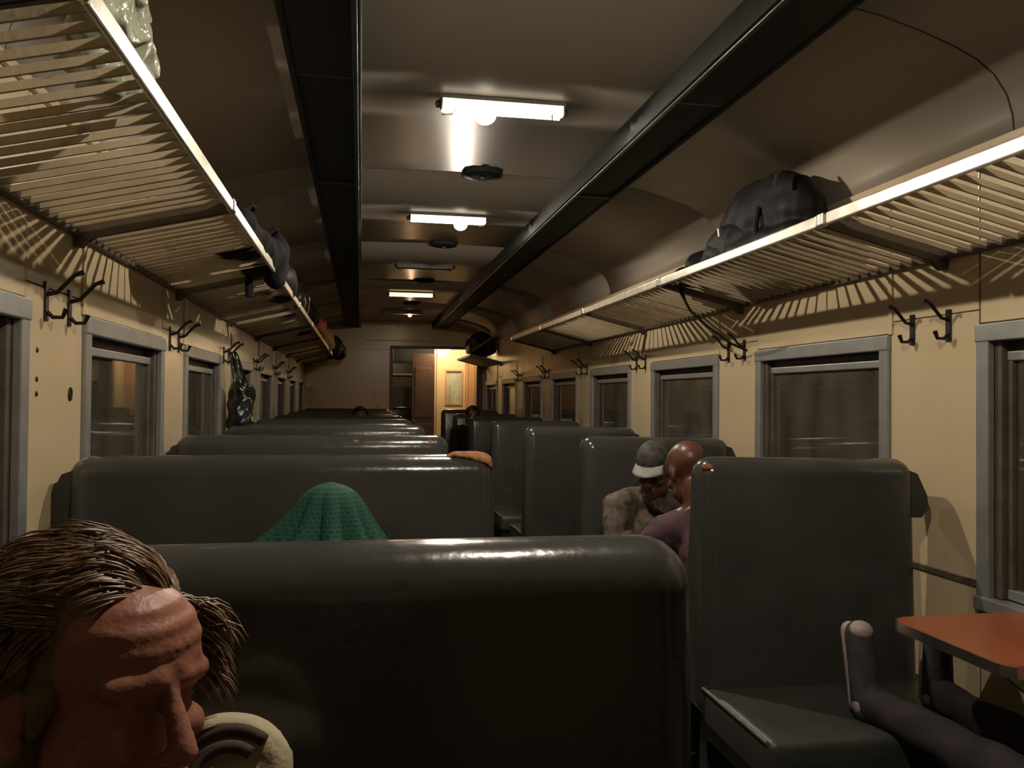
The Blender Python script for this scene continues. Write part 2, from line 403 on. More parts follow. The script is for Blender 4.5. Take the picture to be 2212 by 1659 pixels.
# vent grille over the doorway
vg = thing('vent_grille', (.63, Y1, 2.33), 'small slatted vent grille on the end wall above the doorway', 'vent')
g = MB(); g.box(.49, .77, Y1-.014, Y1, 2.33, 2.345); g.box(.49, .77, Y1-.014, Y1, 2.495, 2.51); g.box(.49, .505, Y1-.014, Y1, 2.345, 2.495); g.box(.755, .77, Y1-.014, Y1, 2.345, 2.495)
g.build('grille_frame', M['wall'], vg)
for k in range(6):
    MB().box(.520+k*.039, .536+k*.039, Y1-.012, Y1, 2.345, 2.495).build('grille_slat', M['wall'], vg)

# vestibule and the next carriage beyond it
VY = 14.6
v = MB(); v.box(XL-.05, XL, Y1+.06, VY+.05, 0, 2.4); v.box(XR, XR+.05, Y1+.06, VY+.05, 0, 2.4)
vo = v.build('wall_vestibule', M['wall']); tag(vo, 'cream side walls of the vestibule past the doorway', 'wall', kind='structure')
vc = MB().box(XL-.05, XR+.05, Y1+.06, VY+.05, 2.34, 2.40).build('ceiling_vestibule', M['wall']); tag(vc, 'flat vestibule ceiling beyond the doorway', 'ceiling', kind='structure')
v = MB(); v.box(XL, .47, VY, VY+.05, 0, 2.34); v.box(.47, 1.0, VY, VY+.05, 2.0, 2.34); v.box(1.0, 1.47, VY, VY+.05, 0, 2.34)
v.box(1.47, 1.74, VY, VY+.05, 0, 1.28); v.box(1.47, 1.74, VY, VY+.05, 1.86, 2.34); v.box(1.74, XR, VY, VY+.05, 0, 2.34)
vo = v.build('wall_vestibule_end', M['wall']); tag(vo, 'brightly lit cream partition at the back of the vestibule', 'wall', kind='structure')
MB().rbox(1.80, 1.86, VY-.02, VY, .9, 2.1, .004, 2).build('cover_strip', M['warmwood'], vo)
MB().rbox(1.88, 1.97, VY-.014, VY, .1, 2.1, .004, 2).build('panel', M['warmwood'], vo)
MB().rbox(1.30, 1.40, VY-.03, VY, 0, 2.3, .006, 2).build('corner_post', M['wall'], vo)
t = thing('window_21', (1.6, VY, 1.28), 'frosted greenish window in the lit vestibule partition', 'window', kind='structure')
MB().box(1.47, 1.74, VY+.02, VY+.028, 1.28, 1.86).build('pane', M['frost'], t)
f_ = MB(); f_.box(1.45, 1.475, VY-.02, VY+.03, 1.26, 1.88); f_.box(1.735, 1.76, VY-.02, VY+.03, 1.26, 1.88); f_.box(1.475, 1.735, VY-.02, VY+.03, 1.855, 1.88); f_.box(1.475, 1.735, VY-.02, VY+.03, 1.26, 1.285); f_.box(1.53, 1.545, VY-.012, VY+.02, 1.285, 1.58)
f_.build('frame', M['warmwood'], t)
t = thing('door_1', (.84, VY-.04, 0), 'dark brown vestibule door leaf standing half open', 'door', kind='structure')
MB().rbox(.855, 1.235, VY-.36, VY-.32, .01, 2.14, .004, 2).build('door_leaf', M['wood'], t)
MB().rbox(.90, 1.19, VY-.37, VY-.355, .2, .95, .01, 2).build('panel', M['wood'], t)
MB().rbox(.90, 1.19, VY-.37, VY-.355, 1.05, 1.9, .01, 2).build('panel', M['wood'], t)
MB().tube([(.885, VY-.37, 1.0), (.885, VY-.40, 1.0), (.93, VY-.40, 1.0)], .008).build('door_handle', M['steel'], t)
hd = thing('trim_4', (.75, VY, 2.0), 'dark panel over the far vestibule doorway', 'door frame', kind='structure')
MB().rbox(.40, 1.26, VY-.02, VY, 1.98, 2.30, .006, 2).build('panel', M['duct'], hd)
# next carriage: floor, walls, ceiling, a lit rack and two bench backs
NY0, NY1 = VY+.05, 20.5
v = MB(); v.box(-.9, 2.0, NY0, NY1, -.06, 0); o = v.build('floor_next', M['floor']); tag(o, 'dark floor of the next carriage beyond the vestibule', 'floor', kind='structure')
v = MB(); v.box(-.95, -.88, NY0, NY1, 0, 2.5); v.box(1.98, 2.05, NY0, NY1, 0, 2.5); v.box(-.95, 2.05, NY1, NY1+.05, 0, 2.5)
o = v.build('wall_next', M['wall']); tag(o, 'cream walls of the next carriage seen through both doorways', 'wall', kind='structure')
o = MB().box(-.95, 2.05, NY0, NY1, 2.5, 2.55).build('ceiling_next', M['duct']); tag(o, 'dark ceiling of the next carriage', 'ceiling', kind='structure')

# ------------------------------------------------------------------ lamps
def globe_mat(name, c, st):
    mt, nt, p = nodes_of(name); nt.nodes.remove(p); out = nt.nodes['Material Output']
    tr = nt.nodes.new('ShaderNodeBsdfTransparent'); em = nt.nodes.new('ShaderNodeEmission'); mx = nt.nodes.new('ShaderNodeMixShader')
    em.inputs[0].default_value = (*c, 1); em.inputs[1].default_value = st; mx.inputs[0].default_value = .35
    link(nt, tr.outputs[0], mx.inputs[1]); link(nt, em.outputs[0], mx.inputs[2]); link(nt, mx.outputs[0], out.inputs[0])
    return mt
M['globe'] = globe_mat('bulb_glare', (1.0, .90, .75), 9.0)  # half-transparent emission imitating the glare around a lit bulb
M['globedim'] = globe_mat('bulb_glare_dim', (1.0, .62, .34), 4.0)
def lamp(y, state, bx, label, tilt=0.0):
    zc = 2.553
    t = thing('ceiling_lamp', (XM, y, 2.60), label, 'lamp', 'tray lamps along the middle of the ceiling')
    fix = M['fixture'] if state != 'off' else M['off']
    MB().rbox(XM-.255, XM+.255, y-.036, y+.036, 2.582, 2.600, .003, 2).build('housing', fix, t)
    d = {'on': M['diff'], 'warm': M['diffwarm'], 'red': M['off'], 'off': M['off']}[state]
    for sgn in (-1, 1):
        MB().rbox(XM-.245, XM+.245, y+sgn*.033-.0025, y+sgn*.033+.0025, zc-.007, 2.583, .0015, 1).build('diffuser', d, t)
    for sgn in (-1, 1):
        MB().prism([(y-.034, 2.583), (y-.034, zc+.006), (y-.02, zc-.010), (y+.016, zc-.004), (y+.034, zc+.008), (y+.034, 2.583)], 0, XM+sgn*.248-.003, XM+sgn*.248+.003).build('end_cap', fix, t)
        MB().tube([(XM+sgn*.195, y-.042, zc-.012), (XM+sgn*.205, y, zc-.022), (XM+sgn*.24, y+.044, zc-.012), (XM+sgn*.245, y+.042, 2.585)], .0024, 6).build('guard_wire', M['iron'], t)
        MB().ell((XM+sgn*.262, y, 2.567), (.012, .014, .016), u=10, v=8).build('clip', M['steel'], t)
    bm = {'on': M['bulb'], 'warm': M['bulbdim'], 'red': M['bulbdim'], 'off': M['off']}[state]
    MB().tube([(bx, y, 2.583), (bx, y, 2.57)], .012, 10).build('lamp_socket', M['steel'], t)
    bu = MB().ell((bx, y, zc), .0155, u=14, v=10).build('bulb', bm, t, smooth=True)
    if state in ('on', 'red'):
        MB().ell((bx, y, zc-.016), (.046, .046, .040) if state == 'on' else .03, u=20, v=14).build('glare_globe', M['globe'] if state == 'on' else M['globedim'], bu, smooth=True)  # oversized glowing globe added as the bulb's glare
    return t
lamp(1.22, 'on', .50, 'lit tray lamp on the ceiling just above the front of the picture')
lamp(3.30, 'on', .478, 'largest glaring tray lamp, nearest one in view on the ceiling')
lamp(5.44, 'on', .632, 'second glaring tray lamp along the ceiling, bulb at its right end')
lamp(7.46, 'off', .62, 'unlit tray lamp on the ceiling, third in view')
lamp(9.55, 'warm', .55, 'long yellow glowing tray lamp, fourth in view along the ceiling')
lamp(11.62, 'red', .655, 'smallest reddish tray lamp near the end wall of the carriage')
for y, bx, xn in ((Y1+.62, 1.42, 1.42), (17.2, .9, .9)):
    t = thing('vestibule_lamp', (xn, y, 2.34 if y < 15 else 2.5), 'bare bulb glaring on the vestibule ceiling past the doorway' if y < 15 else 'bulb on the ceiling of the next carriage', 'lamp')
    z = 2.34 if y < 15 else 2.5
    MB().tube([(xn, y, z), (xn, y, z-.05)], [.05, .03], 12).build('lamp_socket', M['fixture'], t)
    MB().ell((xn, y, z-.10), .06, u=14, v=10).build('bulb', M['bulbv'] if y < 15 else M['bulbn'], t, smooth=True)
# round ceiling vents
for y, lb in ((4.36, 'round dark ceiling vent between the two glaring lamps'), (6.45, 'round dark ceiling vent just past the second glaring lamp'), (8.5, 'round dark ceiling vent before the long yellow lamp'), (10.6, 'round dark ceiling vent before the last lamp')):
    t = thing('ceiling_vent', (.62, y, 2.60), lb, 'vent', 'round vents along the ceiling')
    MB().tube([(.62, y, 2.598), (.62, y, 2.575), (.62, y, 2.565)], [.11, .10, .06], 20).build('vent_cowl', M['duct'], t)
    MB().tube([(.62, y, 2.566), (.62, y, 2.555)], [.02, .016], 10).build('knob', M['steel'], t)

# ------------------------------------------------------------------ luggage racks
ZW, ZR = 1.897, 2.004
def make_rack(side, y0, y1, label, sag=0.0):
    xw, xr, sg = (XL+.007, -.42, 1) if side == 'left' else (XR-.007, 1.52, -1)
    t = thing('luggage_rack', (xw, (y0+y1)/2, ZW), label, 'luggage rack', 'slatted luggage racks above the windows')
    a, b = sorted((xr, xr+sg*.014))
    MB().rbox(a, b, y0+.030, y1-.030, ZR-.022, ZR+.020, .006, 3).build('front_rail', M['rail'], t)
    a, b = sorted((xw, xw+sg*.022))
    MB().rbox(a, b, y0+.004, y1-.004, ZW-.012, ZW+.018, .004, 2).build('wall_rail', M['sash'], t)
    def zx(x): return ZW + (ZR-ZW)*(x-xw)/(xr-xw)
    # slats: thin boards on edge between the rails; all of them share one mesh
    me = None; nn = max(2, int(round((y1-y0-.10)/.0655)))
    for k in range(nn):
        yy = y0+.05+(y1-y0-.10)*(k+.5)/nn
        if me is None:
            mb = MB(); x0, x1 = xw+sg*.02, xr+sg*.002
            for (xx) in (0,): pass
            pts = [(x0, zx(x0)-.0085), (x1, zx(x1)-.0085), (x1, zx(x1)+.0085), (x0, zx(x0)+.0085)]
            if sg < 0: pts = pts[::-1]
            mb.prism(pts, 1, yy-.0038, yy+.0038)
            o = mb.build('slat', M['slat'], t); me = o.data; ref = yy
        else:
            o = bpy.data.objects.new('slat', me); COL.objects.link(o); o.parent = t
            o.location = (0, yy-ref + random.uniform(-.003, .003), random.uniform(-.002, .002))
    for yy in (y0+.010, y1-.010):                                     # end brackets
        br = MB(); pts = [(xw, ZW-.045), (xw+sg*.02, ZW-.045), (xw+sg*.06, zx(xw+sg*.06)-.026), (xr+sg*.002, zx(xr)-.022), (xr+sg*.002, zx(xr)+.014), (xw, zx(xw)+.02)]
        if sg < 0: pts = pts[::-1]
        br.prism(pts, 1, yy-.006, yy+.006); br.build('bracket', M['sash'], t)
        MB().rbox(*sorted((xr-sg*.004, xr+sg*.020)), yy-.014, yy+.014, ZR-.024, ZR+.022, .008, 3).build('end_ferrule', M['alu'], t)
    return t
lj = [-.15, 1.30, 2.76, 4.20, 5.72, 7.22, 8.70, 10.2, 11.7, 13.2]
lb = ['cream slatted rack over the left windows beside the camera', 'nearest left rack, broad pale slats with sawtooth shadows', 'left rack second in view, dark bundles on top', 'left rack third in view, over the hanging black bag side of the wall',
      'left rack fourth in view, underside in deep shadow', 'left rack fifth in view along the left wall', 'left rack sixth in view along the left wall', 'left rack seventh in view, small and far', 'last left rack against the end wall']
for i, (a, b) in enumerate(zip(lj, lj[1:])): make_rack('left', a, b, lb[i])
rj = [-.35, 1.08, 2.55, 4.10, 5.60, 7.02, 8.40]
lb = ['slatted rack on the right beside the camera', 'nearest right rack with a broad glaring rail', 'right rack carrying the big black backpack', 'right rack just past the black backpack', 'right rack fourth along the right wall', 'last of the joined right racks, dark underneath']
for i, (a, b) in enumerate(zip(rj, rj[1:])): make_rack('right', a, b, lb[i])
make_rack('right', 11.72, 13.2, 'separate right rack by the doorway with a dark bag on it')

# ------------------------------------------------------------------ coat hooks on the piers
def hook(side, y, z, label, g):
    x, sg = (XL+.006, 1) if side == 'left' else (XR-.006, -1)
    t = thing('coat_hook', (x, y, z), label, 'hook', g)
    MB().rbox(*sorted((x, x+sg*.006)), y-.013, y+.013, z-.055, z+.055, .002, 2).build('back_plate', M['iron'], t)
    MB().tube([(x+sg*.006, y, z+.02), (x+sg*.03, y, z+.025), (x+sg*.075, y, z+.075), (x+sg*.10, y, z+.085)], [.007, .006, .006, .008], 8).build('upper_arm', M['iron'], t)
    MB().tube([(x+sg*.006, y, z-.03), (x+sg*.02, y, z-.045), (x+sg*.045, y, z-.045), (x+sg*.055, y, z-.02)], [.006, .006, .006, .008], 8).build('lower_hook', M['iron'], t)
    return t
for side in ('left', 'right'):
    for i, s in enumerate(wins[3:9]):
        pc = s - (WP-WW)/2
        for j, dy in enumerate((-.09, .10)):
            hook(side, pc+dy, 1.66, '%s dark coat hook on the %s wall pier %s' % (('nearer', 'farther')[j], side, ['just before the first full window', 'between first and second full windows', 'between second and third full windows', 'between third and fourth full windows', 'between fourth and fifth full windows', 'between fifth and sixth full windows'][i]), 'coat hooks on the wall piers')

# ------------------------------------------------------------------ benches
def bench(xa, xb, y, label, aisle, ztop=1.205, tilt=0.0, torn=0, spots=()):
    """back-to-back bench: y is the face of the backrest towards the camera"""
    th = .135; yc = y+th/2
    t = thing('train_bench', ((xa+xb)/2, yc, 0), label, 'bench', 'grey-green vinyl benches')
    def taper(c):
        k = (c.z-.36)/(ztop-.36); s = .085*(1-k) + 0
        c.y = yc + (c.y-yc)*1.0 + (s if c.y > yc else -s)*.55
        return c
    b = MB().rbox(xa, xb, y, y+th, .36, ztop, .062, 6, mod=taper)
    b.build('backrest', M['vinyl'], t, smooth=True)
    for sg, y0, y1 in ((-1, y-.46, y-.01), (1, y+th+.01, y+th+.46)):
        MB().rbox(xa+.01, xb-.01, y0, y1, .345, .470, .028, 4).build('seat_cushion', M['vinylseat'], t, smooth=True)
        yf = y0 if sg < 0 else y1
        xe = xb if aisle == 'right' else xa
        xo = xe-.012 if aisle == 'right' else xe+.012
        ya, yb_ = (y0+.02, y1) if sg < 0 else (y0, y1-.02)
        MB().tube([(xo, ya, .463), (xo, yb_, .463)], .006, 8).build('edge_piping', M['piping'], t)
        MB().box(xa+.03, xb-.03, y0+.06 if sg < 0 else y0, y1 if sg < 0 else y1-.06, .30, .345).build('seat_frame', M['frameblk'], t)
        for xx in (xa+.06, xb-.10):
            MB().box(xx, xx+.04, (y0+.10 if sg < 0 else y1-.14), (y0+.14 if sg < 0 else y1-.10), 0, .30).build('leg', M['frameblk'], t)
    MB().box(xa+.05, xb-.05, yc-.03, yc+.03, 0, .37).build('plinth', M['frameblk'], t)
    # padded bracket filling the gap to the wall
    sgx = -1 if aisle == 'right' else 1
    xw = xa if sgx < 0 else xb
    pts = [(xw-sgx*.03, ztop-.035), (xw+sgx*.012, ztop-.05), (xw+sgx*.050, ztop-.125), (xw+sgx*.055, ztop-.17), (xw+sgx*.03, ztop-.20), (xw-sgx*.03, ztop-.20)]
    if sgx > 0: pts = pts[::-1]
    MB().prism(pts, 1, y+.02, y+th-.02).build('wall_bracket', M['frameblk'], t)
    # torn corner with bare foam
    xe = xb if aisle == 'right' else xa; sa = -1 if aisle == 'right' else 1
    if torn:
        f = MB(); N = 14; rows = []
        for i in range(N+1):
            s_ = i/N; L = torn; px = xe + sa*(.020 + L*(1-s_)); 
            d = max(0, .062-abs(px-xe)); zt = ztop - (.062-math.sqrt(max(0, .062**2-d**2))) + .004
            zt -= .011*(1-min(1, s_*6)); wob = .010*math.sin(i*2.3)+.006*math.sin(i*5.1)
            dep = (.010 + .022*s_ + wob*.6)
            ring = []
            for k in range(5):
                a = k/4; ang = a*(.28+.55*s_)
                ring.append((px + (.004 if sa < 0 else -.004)*(1 if s_ > .8 else 0), y + .058 - .062*math.sin(ang) - .003 + .0, zt - .062*(1-math.cos(ang)) - a*dep*.35))
            rows.append(ring)
        vs = [p for r_ in rows for p in r_]; fs = [(i*5+k, i*5+k+1, (i+1)*5+k+1, (i+1)*5+k) for i in range(N) for k in range(4)]
        f.add(vs, fs); fo = f.build('torn_foam', M['foam'], t, smooth=True); fo['label'] = 'bare orange foam showing through torn vinyl corner'
        sol = fo.modifiers.new('s', 'SOLIDIFY'); sol.thickness = .008; sol.offset = 1
    for sx in spots:
        MB().ell((sx, y+.0125, ztop-.030), (.015, .007, .010), u=10, v=8).build('torn_foam', M['foam'], t, smooth=True)
    if tilt: t.rotation_euler = (0, tilt, 0)
    return t
LXA, LXB = -.835, .422
RXA, RXB = 1.080, 1.865
bench(LXA, LXB, -.80, 'left bench behind the camera', 'right')
bench(LXA, LXB+.008, 1.0, 'nearest left bench, huge dark back across the foreground', 'right', ztop=1.218)
bench(LXA, LXB, 2.58, 'second left bench with torn orange corner behind the green scarf', 'right', ztop=1.218, torn=.13)
bench(LXA, LXB, 4.00, 'third left bench with two small orange tears on its top', 'right', ztop=1.215, spots=(-.02, .33))
bench(LXA, LXB, 5.45, 'fourth left bench from the front', 'right', ztop=1.215)
bench(LXA, LXB, 6.88, 'fifth left bench from the front', 'right', ztop=1.215)
bench(LXA, LXB, 8.33, 'sixth left bench from the front', 'right', ztop=1.215)
bench(LXA, LXB, 9.78, 'seventh left bench from the front', 'right', ztop=1.218)
bench(LXA, LXB, 11.22, 'eighth left bench from the front, one row before the last', 'right', ztop=1.218)
bench(LXA, LXB, 12.66, 'last left bench before the end wall', 'right', ztop=1.22)
bench(RXA, RXB, .95, 'right bench beside the camera facing the orange table', 'left', tilt=.010)
bench(RXA, RXB, 2.56, 'nearest right bench with shoes resting on its seat', 'left', tilt=.012, spots=(RXA+.018, RXA+.030))
bench(RXA, RXB, 4.02, 'second right bench behind the bald man', 'left', tilt=.012)
bench(RXA, RXB, 5.48, 'third right bench from the front', 'left', tilt=.010)
bench(RXA, RXB, 6.93, 'fourth right bench from the front', 'left', tilt=.006)
bench(RXA, RXB, 8.38, 'fifth right bench from the front', 'left')
bench(RXA, RXB, 9.84, 'sixth right bench, a dark-haired passenger in front of it', 'left')
bench(RXA, RXB, 11.30, 'last right bench near the lit vestibule', 'left', ztop=1.235)
bench(.30, 1.0, 16.6, 'bench back in the next carriage seen through the doorway', 'right')
make_nr = thing('luggage_rack', (-.2, 18.6, 1.9), 'pale rack in the next carriage glimpsed through both doorways', 'luggage rack')
MB().rbox(.35, 1.25, 18.0, 19.4, 1.86, 1.90, .01, 2).build('shelf', M['slat'], make_nr)
MB().rbox(.33, .36, 18.0, 19.4, 1.85, 1.93, .006, 2).build('front_rail', M['rail'], make_nr)

# ------------------------------------------------------------------ folding table
tt = thing('folding_table', (XR-.006, 1.98, .74), 'orange folding table with aluminium edge on the right wall', 'table')
def rrect(x0, x1, y0, y1, r, n=6):
    p = [(x1, y0), (x1, y1)]
    for k in range(n+1):
        a = math.pi/2*k/n; p.append((x0+r-r*math.sin(a), y1-r+r*math.cos(a)))
    for k in range(n+1):
        a = math.pi/2*k/n; p.append((x0+r-r*math.cos(a), y0+r-r*math.sin(a)))
    return p
MB().prism(rrect(1.525, XR-.007, 1.745, 2.215, .05), 2, .738, .766).build('edge_band', M['alu'], tt)
MB().prism(rrect(1.532, XR-.007, 1.752, 2.208, .045), 2, .7655, .7685).build('table_top', M['orange'], tt)
MB().prism([(XR-.01, .735), (1.62, .735), (XR-.01, .46)], 1, 1.97, 1.99).build('bracket', M['steel'], tt)
MB().rbox(XR-.03, XR-.007, 1.76, 2.20, .715, .738, .004, 2).build('hinge', M['steel'], tt)

# ------------------------------------------------------------------ luggage
def bag(name, label, cat, parts, mt, voxel=.016, amp=.012, sc=9, seed=1, base=None, group=None):
    mb = MB()
    for p in parts: mb.ell(p[0], p[1]) if len(p) == 2 else mb.rbox(*p)
    r = remesh(mb, voxel, 3, lump(amp, sc, seed))
    t = thing(name, base, label, cat, group)
    return t, r.build('bag_body', mt, t, smooth=True)
# the big black backpack
t, _ = bag('backpack', 'big black domed backpack on the right rack', 'backpack',
    [((1.800, 3.47, 2.195), (.155, .39, .215)), ((1.78, 3.42, 2.07), (.165, .40, .095)), ((1.77, 3.68, 2.09), (.165, .30, .12)), ((1.72, 3.98, 2.06), (.12, .15, .10))], M['black'], .014, .018, 9, 2, (1.78, 3.5, 1.96))
r = remesh(MB().ell((1.655, 3.62, 2.11), (.045, .22, .10)).ell((1.63, 4.06, 2.02), (.06, .09, .06)), .012, 2, lump(.008, 12, 3)); r.build('front_pocket', M['black'], t, smooth=True)
MB().tube([(1.605, 3.56, 2.205), (1.594, 3.555, 2.175), (1.596, 3.55, 2.14)], .0055, 6).build('zip_pull', M['alu'], t)
MB().tube([(1.72, 3.20, 2.37), (1.675, 3.17, 2.33), (1.655, 3.15, 2.28)], .008, 6).build('zip_pull', M['alu'], t)
MB().tube([(1.62, 3.95, 2.08), (1.575, 3.98, 2.03), (1.60, 4.02, 1.94), (1.65, 4.03, 1.86), (1.74, 4.02, 1.78), (1.86, 4.00, 1.69), (1.94, 3.97, 1.65)], .006, 6).build('strap', M['black'], t)
MB().tube([(1.64, 4.00, 2.06), (1.60, 4.03, 1.98), (1.64, 4.05, 1.90), (1.67, 4.04, 1.84)], .005, 6).build('strap', M['black'], t)
MB().tube([(1.66, 3.30, 2.22), (1.635, 3.28, 2.13), (1.64, 3.27, 2.04)], [.012, .014, .012], 8).build('strap', M['black'], t)
# left rack bundles
dark = [
 ('duffel_bag', 'dark lumpy bundle on the second left rack in view', [((-.54, 3.52, 2.06), (.13, .14, .10)), ((-.49, 3.66, 2.05), (.11, .15, .085)), ((-.48, 3.43, 2.07), (.07, .08, .08))], 'darkcloth'),
 ('duffel_bag', 'dark bag bulging over the rail between second and third left racks', [((-.50, 4.05, 2.07), (.13, .22, .11)), ((-.42, 4.20, 2.06), (.07, .16, .14))], 'darkcloth'),
 ('duffel_bag', 'long black bag on the third left rack in view', [((-.56, 4.75, 2.11), (.16, .30, .14)), ((-.50, 5.15, 2.08), (.12, .22, .12))], 'black'),
 ('duffel_bag', 'black bag on the fourth left rack in view', [((-.55, 6.25, 2.10), (.15, .34, .14)), ((-.48, 6.6, 2.12), (.09, .14, .13))], 'blackshiny'),
 ('duffel_bag', 'dark bag on the fifth left rack in view', [((-.54, 7.8, 2.12), (.16, .40, .16))], 'darkcloth'),
 ('bundle', 'small red bundle on the sixth left rack', [((-.50, 9.4, 2.12), (.11, .22, .15)), ((-.45, 9.6, 2.2), (.07, .1, .08))], 'redcloth'),
 ('bundle', 'tan sack near the far end of the left racks', [((-.48, 10.9, 2.12), (.13, .30, .17)), ((-.46, 11.2, 2.10), (.12, .2, .14))], 'tancloth'),
 ('duffel_bag', 'black bag sticking out over the last left rack', [((-.42, 12.4, 2.12), (.16, .22, .17)), ((-.32, 12.5, 2.05), (.12, .14, .12))], 'black'),
]
for i, (nm, lbl, parts, mk) in enumerate(dark):
    c = parts[0][0]
    t, _ = bag(nm, lbl, 'bag', parts, M[mk], .018, .018, 9, 5+i, (c[0], c[1], 1.96))
    MB().tube([(c[0]+.06, c[1]-.08, c[2]+.06), (c[0]+.10, c[1]-.04, c[2]+.11), (c[0]+.10, c[1]+.04, c[2]+.115), (c[0]+.06, c[1]+.08, c[2]+.06)], .009, 6).build('carry_handle', M[mk], t)
    if i == 1:
        MB().tube([(-.52, 4.05, 2.0), (-.52, 4.03, 1.93), (-.515, 4.03, 1.86)], [.016, .018, .02], 8).build('strap', M['darkcloth'], t)
t, _ = bag('brown_carton', 'brown box standing behind the bags on the third left rack', 'box', [(-.80, -.56, 5.05, 5.5, 2.0, 2.30, .01)], M['browncloth'], .016, .004, 6, 9, (-.68, 5.3, 1.96))
t, _ = bag('plastic_bag', 'crumpled pale green plastic bag at the top left on the nearest rack', 'bag', [((-.51, 1.80, 2.09), (.08, .12, .10)), ((-.475, 1.74, 2.14), (.05, .08, .09)), ((-.485, 1.84, 2.17), (.04, .05, .07))], M['pgreen'], .010, .028, 22, 3, (-.5, 1.95, 1.97))
MB().tube([(-.47, 1.76, 2.18), (-.455, 1.755, 2.22), (-.46, 1.77, 2.26), (-.48, 1.79, 2.27)], [.006, .009, .009, .004], 6).build('tied_end', M['pgreen'], t)
t, _ = bag('suitcase', 'dark bag on the separate right rack by the doorway', 'bag', [(1.55, 1.93, 11.9, 12.6, 2.02, 2.30, .08), ((1.72, 12.1, 2.26), (.16, .2, .10))], M['black'], .018, .012, 7, 4, (1.72, 12.2, 1.97))
MB().tube([(1.56, 11.89, 2.06), (1.70, 11.88, 2.16), (1.86, 11.88, 2.27)], .012, 6).build('strap', M['greycloth'], t)
MB().ell((1.53, 12.0, 2.10), (.03, .05, .06), u=12, v=8).build('tag', M['tancloth'], t)
# black bag hanging from a hook on the left wall
bx_, by_, bz_ = -.775, 5.62, 1.70
mb = MB().ell((bx_+.01, by_, 1.29), (.085, .125, .16)).ell((bx_, by_, 1.42), (.06, .095, .09)).ell((bx_+.035, by_+.05, 1.37), (.06, .07, .13)).ell((bx_+.02, by_-.03, 1.22), (.09, .12, .08))
r = remesh(mb, .012, 2, lump(.022, 13, 8))
t = thing('shopping_bag', (bx_, by_, 1.14), 'glossy black bag hanging by its handles from a left wall hook', 'bag')
r.build('bag_body', M['blackshiny'], t, smooth=True)
hy = wins[5]-(WP-WW)/2-.09
for dx in (-.012, .02):
    MB().tube([(bx_+dx, by_-.05, 1.43), (XL+.065+dx, hy-.012, 1.66), (XL+.06+dx, hy, 1.672), (XL+.065+dx, hy+.012, 1.66), (bx_+dx+.03, by_+.06, 1.43)], .011, 8).build('handle', M['blackshiny'], t)

# ------------------------------------------------------------------ people
def frame(fwd, up):
    f = Vector(fwd).normalized(); u = Vector(up); u = (u - f*u.dot(f)).normalized(); r = f.cross(u)   # r: the person's right
    return Matrix((r, f, u)).transposed()          # columns: x right, y face, z up
def head_parts(mb, c, F, s=1.0, ears=True):
    c = Vector(c)
    def P(x, y, z): return c + F @ (Vector((x, y, z))*s)
    def E(x, y, z, a, b, d): mb.ell(P(x, y, z), (a*s, b*s, d*s), F)
    E(0, -.018, .040, .074, .094, .080); E(0, .030, .045, .064, .058, .056)
    E(0, .025, -.032, .060, .054, .077); E(0, .050, -.082, .044, .040, .034)
    mb.cap(P(0, .082, -.104), .013*s, P(0, .076, -.098), .016*s)
    for k in (-1, 1):
        mb.cap(P(k*.012, .083, .028), .010*s, P(k*.046, .068, .025), .011*s)      # brow
        E(k*.041, .060, -.024, .022, .022, .018)                                      # cheekbone
        E(k*.045, .030, -.070, .020, .040, .028)                                      # jaw
        mb.ell(P(k*.031, .062, .002), .0135*s)                                          # eyelid
        E(k*.012, .098, -.036, .009, .011, .008)                                      # nostril wing
        if ears:
            E(k*.077, -.008, -.004, .009, .020, .031); E(k*.075, .000, -.030, .008, .010, .012)
    mb.cap(P(0, .086, .014), .008*s, P(0, .108, -.028), .012*s)                      # nose
    mb.cap(P(-.019, .084, -.064), .007*s, P(.019, .084, -.064), .007*s)
    mb.cap(P(-.016, .083, -.076), .0075*s, P(.016, .083, -.076), .0075*s)
    return P
def hand_parts(mb, wrist, d, n, s=1.0, curl=.7, thumb=1):
    """palm, five fingers; d: along the hand, n: back of the hand"""
    d = Vector(d).normalized(); n = Vector(n); n = (n-d*n.dot(d)).normalized(); x = d.cross(n)
    w = Vector(wrist); F = Matrix((x, d, n)).transposed()
    mb.ell(w+d*.048*s, (.040*s, .052*s, .016*s), F)
    for i, (off, L) in enumerate(((-.029, .062), (-.010, .076), (.010, .080), (.028, .072))):
        p = w + d*.088*s + x*off*s; a = .25
        mb_prev = p - d*.03*s
        for k, fr in enumerate((.45, .32, .25)):
            a += curl*.55; q = p + (d*math.cos(a) - n*math.sin(a))*L*fr*s
            mb.cap(mb_prev if k == 0 else p, .0088*s, q, .0078*s, 8); p = q
    p = w + d*.030*s + x*.030*thumb*s; q = p + (x*.6*thumb + d*.7 - n*.3).normalized()*.042*s; r = q + (d*.9 - n*.45).normalized()*.032*s
    mb.cap(p, .012*s, q, .0105*s, 8); mb.cap(q, .0105*s, r, .0085*s, 8)
